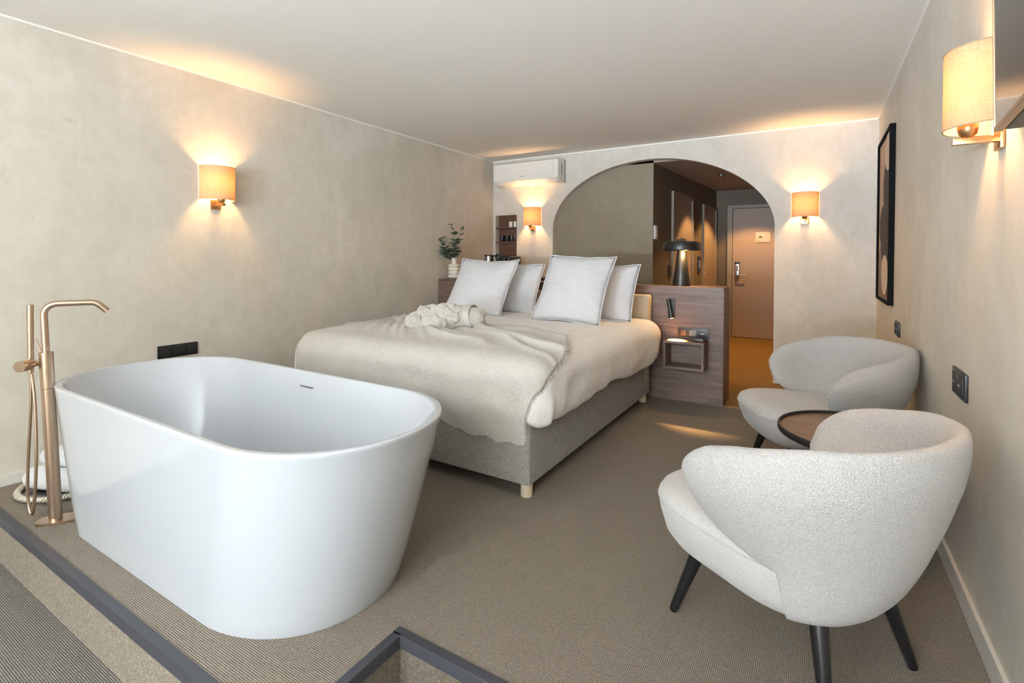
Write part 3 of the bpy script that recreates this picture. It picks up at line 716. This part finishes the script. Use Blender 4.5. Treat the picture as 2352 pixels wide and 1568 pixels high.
# ---------------------------------------------------------------- bathtub
tub = thing('bathtub', 'large white freestanding oval bathtub on the platform', 'bathtub', (-2.22, 1.33, 0))
def tub_ring(x0, x1, y0, y1, z, n=120, aL=.41, aR=.433, e=2.1):
    """straight long sides with half-oval ends"""
    cy, b = (y0+y1)/2, (y1-y0)/2; cl, cr = x0+aL, x1-aR; out = []
    for i in range(n):
        t = 2*PI*(i+.5)/n - PI/2; c, s = math.cos(t), math.sin(t)
        xx = (aR if c > 0 else aL)*math.copysign(abs(c)**(2/e), c); out.append(((cr if c > 0 else cl)+xx, cy+b*math.copysign(abs(s)**(2/e), s), z))
    return out
zr = .648
O = (-3.315, -1.187, .872, 1.722)     # outer rim
Bt = (-3.16, -1.362, .905, 1.66)      # footprint
def lerp4(a, b, t): return tuple(p+(q-p)*t for p, q in zip(a, b))
rings = [tub_ring(*lerp4(Bt, O, 0), 0.0)]
for z in (.004, .05, .15, .28, .42, .55, .63): rings.append(tub_ring(*lerp4(Bt, O, (z/zr)**.9), z))
rings.append(tub_ring(*O, zr-.006)); ins = lambda q, d: (q[0]+d, q[1]-d, q[2]+d, q[3]-d)
rings += [tub_ring(*ins(O, .002), zr-.001), tub_ring(*ins(O, .006), zr), tub_ring(*ins(O, .020), zr), tub_ring(*ins(O, .026), zr-.002), tub_ring(*ins(O, .029), zr-.010)]
I1 = (-2.98, -1.52, 1.00, 1.58)
for z, t in ((.60, .10), (.5, .28), (.38, .48), (.26, .68), (.18, .84), (.14, .95), (.125, 1.0)): rings.append(tub_ring(*lerp4(ins(O, .03), I1, t), z))
rings.append(tub_ring(-2.7, -1.8, 1.2, 1.42, .118, aL=.3, aR=.3)); rings.append(tub_ring(-2.3, -2.2, 1.3, 1.35, .116, aL=.03, aR=.03))
bm = bmesh.new(); loops(bm, rings); obj('tub_body', bm, M['tub'], tub, world=True, angle=60)
bm = bmesh.new(); box(bm, -2.31, -2.206, 1.668, 1.682, .574, .581, .002); obj('overflow_slot', bm, M['chrome'], tub, world=True)
obj('drain', L([(0, .117), (.034, .117), (.034, .123), (.028, .125), (0, .125)], 24, (-2.25, 1.32, 0)), M['chrome'], tub, world=True)

# ---------------------------------------------------------------- floor standing faucet
fc = thing('bathtub_faucet', 'brushed bronze floor-standing tub mixer at the left end of the bathtub', 'faucet', (-3.055, .90, 0))
ln = Vector((-.028, -.030, 1.0))      # the stand leans slightly
def P(x, y, z): return Vector((x, y, 0))+ln*z
bm = bmesh.new(); bo = []
for i in range(36):
    a = 2*PI*i/36; bo.append((.085*math.copysign(abs(math.cos(a))**.8, math.cos(a)), .048*math.copysign(abs(math.sin(a))**.8, math.sin(a))))
rr = math.radians(55); bo = [(x*math.cos(rr)-y*math.sin(rr), x*math.sin(rr)+y*math.cos(rr)) for x, y in bo]
prism(bm, bo, 'z', 0, .013); bmesh.ops.translate(bm, verts=bm.verts, vec=(.005, .01, 0)); obj('base_plate', bm, M['bronze'], fc)
obj('column', T([P(0, 0, .012), P(0, 0, .63)], .0255, 28), M['bronze'], fc)
obj('mixer_body', T([P(0, 0, .632), P(0, 0, .80)], .0265, 28), M['bronze'], fc)
sdir = Vector((.42, .90, 0)).normalized(); top = P(0, 0, 1.035); pts = [P(0, 0, .80), P(0, 0, .90), P(0, 0, .975)]
for i in range(1, 7): a = PI/2*i/6; pts.append(P(0, 0, .975)+sdir*.05*(1-math.cos(a))+Vector((0, 0, .05*math.sin(a))))
pts += [pts[-1]+sdir*.06, pts[-1]+sdir*.118]; e0 = pts[-1]
for i in range(1, 6): a = math.radians(52)*i/5; pts.append(e0+sdir*.05*math.sin(a)-Vector((0, 0, .05*(1-math.cos(a)))))
pts.append(pts[-1]+(pts[-1]-pts[-2]).normalized()*.035)
obj('spout', T(pts, .0145, 20), M['bronze'], fc)
hd = Vector((-.078, -.035, 0))
obj('holder', T([P(0, 0, .745), P(0, 0, .745)+hd*.9], .014, 16), M['bronze'], fc)
obj('lever_knob', T([P(0, 0, .745)+hd*.75+Vector((.01, -.02, 0)), P(0, 0, .745)+hd*.75+Vector((.045, -.065, 0))], .025, 28), M['bronze'], fc)
hb_ = P(0, 0, .745)+hd
obj('hand_shower', T([hb_+Vector((0, 0, -.045)), hb_+Vector((0, 0, .0)), hb_+Vector((0, 0, .275))], .0125, 20), M['bronze'], fc)
obj('lever', T([P(0, 0, .80)+Vector((-.02, -.01, .0)), P(0, 0, .86)+Vector((-.05, -.02, .0))], .003, 8), M['bronze'], fc)
hp = spline([hb_+Vector((0, 0, -.045)), hb_+Vector((-.002, 0, -.2)), hb_+Vector((-.03, -.005, -.5)), hb_+Vector((-.03, -.005, -.66)), hb_+Vector((0, 0, -.715)), hb_+Vector((.035, 0, -.64)), hb_+Vector((.045, .005, -.42)), hb_+Vector((.03, .005, -.18)), hb_+Vector((.012, .0, -.05))], 8)
obj('hose', T(hp, .0065, 10), M['bronze'], fc)

# tray with rolled towels
tcx, tcy = -3.46, 1.08
tr_ = thing('woven_tray', 'round silver braided tray on the carpet behind the faucet', 'tray', (tcx, tcy, 0))
obj('base', L([(0, .004), (.19, .004), (.20, .010), (.19, .012), (0, .012)], 48), M['steel'], tr_)
k = NM('silver_braid'); k.bump(k.noise(k.coord(), 90, 2), .5, .003); M['braid'] = k.set(lin((190, 182, 166)), .5, .4)
bm = bmesh.new()
for s in range(3):
    pts = []
    for i in range(241):
        a = 2*PI*i/240; ph = a*30+s*2*PI/3; r = .205+.010*math.cos(ph); pts.append((r*math.cos(a), r*math.sin(a), .022+.009*math.sin(ph)))
    tube(bm, pts, .0065, 6, False)
obj('braided_rim', bm, M['braid'], tr_)
def towel(label, loc, rz, R=.058, Ln=.30, group='rolled white towels on the tray'):
    t = thing('rolled_towel', label, 'towel', loc, rz, group); bm = bmesh.new(); n = 36; rings = []
    for i in range(13):
        x = -Ln/2+Ln*i/12; e = 1-.12*abs(2*i/12-1)**6
        rings.append([(x, R*e*(1.08+.03*math.sin(a*3+i))*math.cos(a), R*e*.94*math.sin(a)+R*.94) for a in [2*PI*j/n for j in range(n)]])
    loops(bm, rings); obj('towel_roll', bm, M['towel'], t, angle=50)
    sp_ = []
    for j in range(60): a = j*.32; r = R*.86*(1-j/64); sp_.append((Ln/2+.001, r*math.cos(a), r*math.sin(a)*.92+R*.94))
    obj('spiral_end', T(sp_, .004, 6), M['towel'], t)
    bm = bmesh.new(); tube(bm, [(-Ln/2+.01, R*1.03, R*1.25), (0, R*1.05, R*1.25), (Ln/2-.01, R*1.03, R*1.25)], .005, 8); obj('towel_hem', bm, M['towel'], t)
    return t
# towels lie side by side, the third on top
tz = .0155
towel('rolled white towel lying on the woven tray, the lower front one', (tcx+.035, tcy-.065, tz), math.radians(20), .060)
towel('rolled white towel lying on the woven tray, the lower rear one by the wall', (tcx-.020, tcy+.075, tz), math.radians(20), .060)
towel('rolled white towel stacked on top of the two others on the tray', (tcx+.02, tcy+.005, tz+.095), math.radians(20), .056)

# ---------------------------------------------------------------- left wall socket strip
def plate3(name, label, cat, loc, rz, wd, ht, parts):
    t = thing(name, label, cat, loc, rz); obj('frame', B(-wd/2, wd/2, 0, .010, -ht/2, ht/2, .003), M['black'], t)
    for nm, x, w2, mt in parts: obj(nm, B(x-w2/2, x+w2/2, .010, .0125, -ht*.34, ht*.34, .001), mt, t)
    return t
plate3('socket_strip', 'wide black socket strip low on the left wall above the tub rim', 'socket', (XL, 1.764, .605), -PI/2, .254, .086, [('socket', -.085, .06, M['black_matt']), ('socket', 0, .06, M['black_matt']), ('socket', .085, .06, M['black_matt'])])
o1 = plate3('wall_socket', 'black double socket on the right wall behind the near armchair', 'socket', (XR, 2.485, .785), PI/2, .205, .10, [])
def sock(t, x):
    obj('socket', B(x-.032, x+.032, .010, .014, -.034, .034, .004), M['black_matt'], t)
    bm = bmesh.new(); box(bm, x-.012, x-.006, .014, .0155, -.012, .012); obj('contact', bm, M['black'], t); obj('earth_pin', B(x+.004, x+.009, .014, .019, -.003, .003), M['steel'], t)
sock(o1, -.045); sock(o1, .045)
o2 = plate3('wall_socket', 'small black socket on the right wall behind the far armchair', 'socket', (XR, 4.23, .785), PI/2, .205, .095, [])
sock(o2, -.045); sock(o2, .045)

# ---------------------------------------------------------------- framed art
fa = thing('framed_artwork', 'tall black framed abstract print on the right wall', 'picture', (XR, 4.93, 1.57))
y0, y1, z0, z1, dp = -.43, .43, -.653, .655, .036
bm = bmesh.new()
for a in ((-dp, 0, y0, y0+.022, z0, z1), (-dp, 0, y1-.022, y1, z0, z1), (-dp, 0, y0+.022, y1-.022, z0, z0+.022), (-dp, 0, y0+.022, y1-.022, z1-.022, z1)): box(bm, *a, bev=.001)
obj('frame', bm, M['frame_black'], fa, smooth=False)
cv = obj('canvas', B(-.020, -.004, y0+.022, y1-.022, z0+.022, z1-.022), M['print_tan'], fa, smooth=False)
def shape(nm, pts, mt, dx):
    bm = bmesh.new(); prism(bm, pts, 'x', -.020-dx, -.020-dx+.0006); obj(nm, bm, mt, cv, smooth=False)
def ell(cy, cz, a, b, t0=0, t1=360, lim=(-.405, .405, -.63, .632)):
    return [(min(max(cy+a*math.cos(math.radians(t)), lim[0]), lim[1]), min(max(cz+b*math.sin(math.radians(t)), lim[2]), lim[3])) for t in range(t0, t1, 6)]
# lower dark ground, then stacked pebble shapes
shape('painted_shape', [(-.405, -.63), (.405, -.63), (.405, -.30), (.30, -.22), (.1, -.12), (-.405, -.06)], M['print_rust'], .0010)
shape('painted_shape', ell(-.05, -.13, .30, .25), M['print_brown'], .0016)
shape('painted_shape', ell(.06, -.06, .27, .17), M['print_dark'], .0024)
shape('painted_shape', ell(-.20, .24, .28, .24), M['print_dark'], .0032)
shape('painted_shape', ell(-.25, .50, .24, .15), M['print_cream'], .0040)
shape('painted_shape', ell(-.08, -.44, .22, .155), M['print_cream'], .0048)

# ---------------------------------------------------------------- television
tv = thing('television', 'flat television mounted high on the right wall, cut by the photo edge', 'television', (.35, 1.58, 1.543))
tv.rotation_euler = (0, math.radians(1.2), 0); tv.rotation_euler = (0, -math.radians(1.1), -math.radians(5))
obj('screen', B(-.004, .002, -1.20, -.006, .012, .70), M['screen'], tv, smooth=False)
obj('bezel', B(-.006, .010, -1.206, 0, .003, .012, .001), M['bezel'], tv, smooth=False)
obj('bezel_side', B(-.006, .012, -.006, 0, .012, .71, .001), M['bezel'], tv, smooth=False)
obj('rear_cover', B(.012, .045, -1.20, -.004, .004, .70, .006), M['tv_back'], tv)
obj('wall_mount', B(.045, .10, -.75, -.45, .2, .5), M['black_matt'], tv)

# ---------------------------------------------------------------- round side table
st = thing('side_table', 'round side table with wood top and black rim between the armchairs', 'table', (.15, 2.575, 0))
TZ = .515
obj('table_top', L([(0, TZ-.012), (.288, TZ-.012), (.288, TZ-.004), (0, TZ-.004)], 72), M['table_wood'], st)
obj('rim', L([(.286, TZ-.022), (.297, TZ-.020), (.300, TZ-.012), (.300, TZ+.004), (.297, TZ+.008), (.291, TZ+.008), (.289, TZ+.004), (.288, TZ-.010), (.20, TZ-.018), (.20, TZ-.022), (.286, TZ-.022)], 72), M['black'], st)
obj('stand', L([(0, 0), (.17, 0), (.17, .008), (.022, .018), (.018, .05), (.018, TZ-.03), (.05, TZ-.018), (0, TZ-.018)], 36), M['black'], st)

# ---------------------------------------------------------------- armchairs (front = +x)
def armchair(label, loc, rz):
    t = thing('armchair', label, 'armchair', loc, rz, 'cream boucle wraparound armchairs')
    # seat
    def pl(a0, a1, hw, n=64, e1=3.2, e2=2.6):
        cx, a = (a0+a1)/2, (a1-a0)/2; out = []
        for i in range(n):
            th_ = 2*PI*i/n; c, s = math.cos(th_), math.sin(th_); e = e1 if c > 0 else e2
            out.append((cx+a*math.copysign(abs(c)**(2/e), c), hw*math.copysign(abs(s)**(2/e), s)))
        return out
    bm = bmesh.new(); rings = []
    for a0, a1, hw, z, dz in ((-.20, .25, .22, .244, 0), (-.22, .295, .25, .248, 0), (-.25, .33, .275, .268, 0), (-.25, .355, .295, .30, 0), (-.27, .378, .306, .36, 0), (-.28, .388, .31, .398, .004), (-.28, .386, .308, .412, .006),
                              (-.275, .376, .298, .428, .008), (-.28, .352, .275, .441, .010), (-.24, .29, .22, .452, .008), (-.15, .19, .13, .457, .004), (-.03, .05, .03, .458, 0)):
        rings.append([(x, y, z-.03*sstep(.1, -.35, x)+dz*sstep(0, .35, x)) for x, y in pl(a0, a1, hw)])
    loops(bm, rings); st_ = obj('seat', bm, M['seatcloth'], t, angle=60)
    obj('piping', T([(x, y, .400-.03*sstep(.1, -.35, x)+.004*sstep(0, .35, x)) for x, y in pl(-.281, .389, .311)]+[], .0016, 6), M['boucle'], st_)
    # wraparound shell
    TH = math.radians(111); NU, NS = 72, 28; bm = bmesh.new(); rings = []
    for i in range(NU+1):
        u = -1+2*i/NU; th_ = u*TH; au = abs(u); deg = abs(math.degrees(th_))
        zt = .785-.012*sstep(15, 60, deg)-.05*sstep(50, 95, deg)-.065*sstep(82, 110, deg)
        zb = .240+.135*sstep(62, 72, deg)+.045*sstep(74, 105, deg)
        # close the tip like a rounded paddle
        endf = 1.0 if au < .80 else math.sqrt(max(0, 1-((au-.80)/.20)**2.4))
        zm = (zt+zb)/2+.012*sstep(.75, 1, au); hh = (zt-zb)/2*max(endf, .02); tk = (.036+.012*sstep(.4, .9, au))*max(endf, .08)**.6
        ring = []
        for j in range(NS):
            ph = 2*PI*j/NS; c, s = math.cos(ph), math.sin(ph)
            zz = zm+hh*math.copysign(abs(s)**.62, s)      # flattened capsule
            off = tk*math.copysign(abs(c)**.8, c)
            q = min(1.1, max(0, (zz-.20)/.585))
            A = .205+.19*q**.85; Bw = .252+.010*sstep(.20, .36, zz)+.115*sstep(.36, .66, zz)
            bulge = .012*math.sin(PI*q)
            cth, sth = math.cos(th_), math.sin(th_); e = 2/2.35
            cth = math.copysign(abs(cth)**e, cth); sth = math.copysign(abs(sth)**e, sth)
            x = -.03-(A+off+bulge)*cth; y = (Bw+off+bulge)*sth
            # arms curl inwards a little towards the tips
            y *= 1-.05*sstep(.7, 1, au)
            ring.append((x, y, zz))
        rings.append(ring)
    loops(bm, rings); sh_ = obj('wraparound_back', bm, M['boucle'], t, angle=180)
    for y in (-.02, .02):
        pass
    for sx, x0, x1 in ((1, .20, .27), (-1, -.20, -.265)):
        for sy in (1, -1):
            obj('leg', T([(x1, sy*.227, 0), (x1-(x1-x0)*.02, sy*.226, .004), (x0, sy*.165, .255)], [.013, .0145, .026], 20), M['leg_black'], t)
    return t
ch0 = armchair('cream boucle armchair in the foreground, its curved back against the right wall', (-.08, 1.88, 0), math.radians(150))
dup(ch0, (.0, 3.33, 0), math.radians(207), 'cream boucle armchair farther back, beyond the round side table')
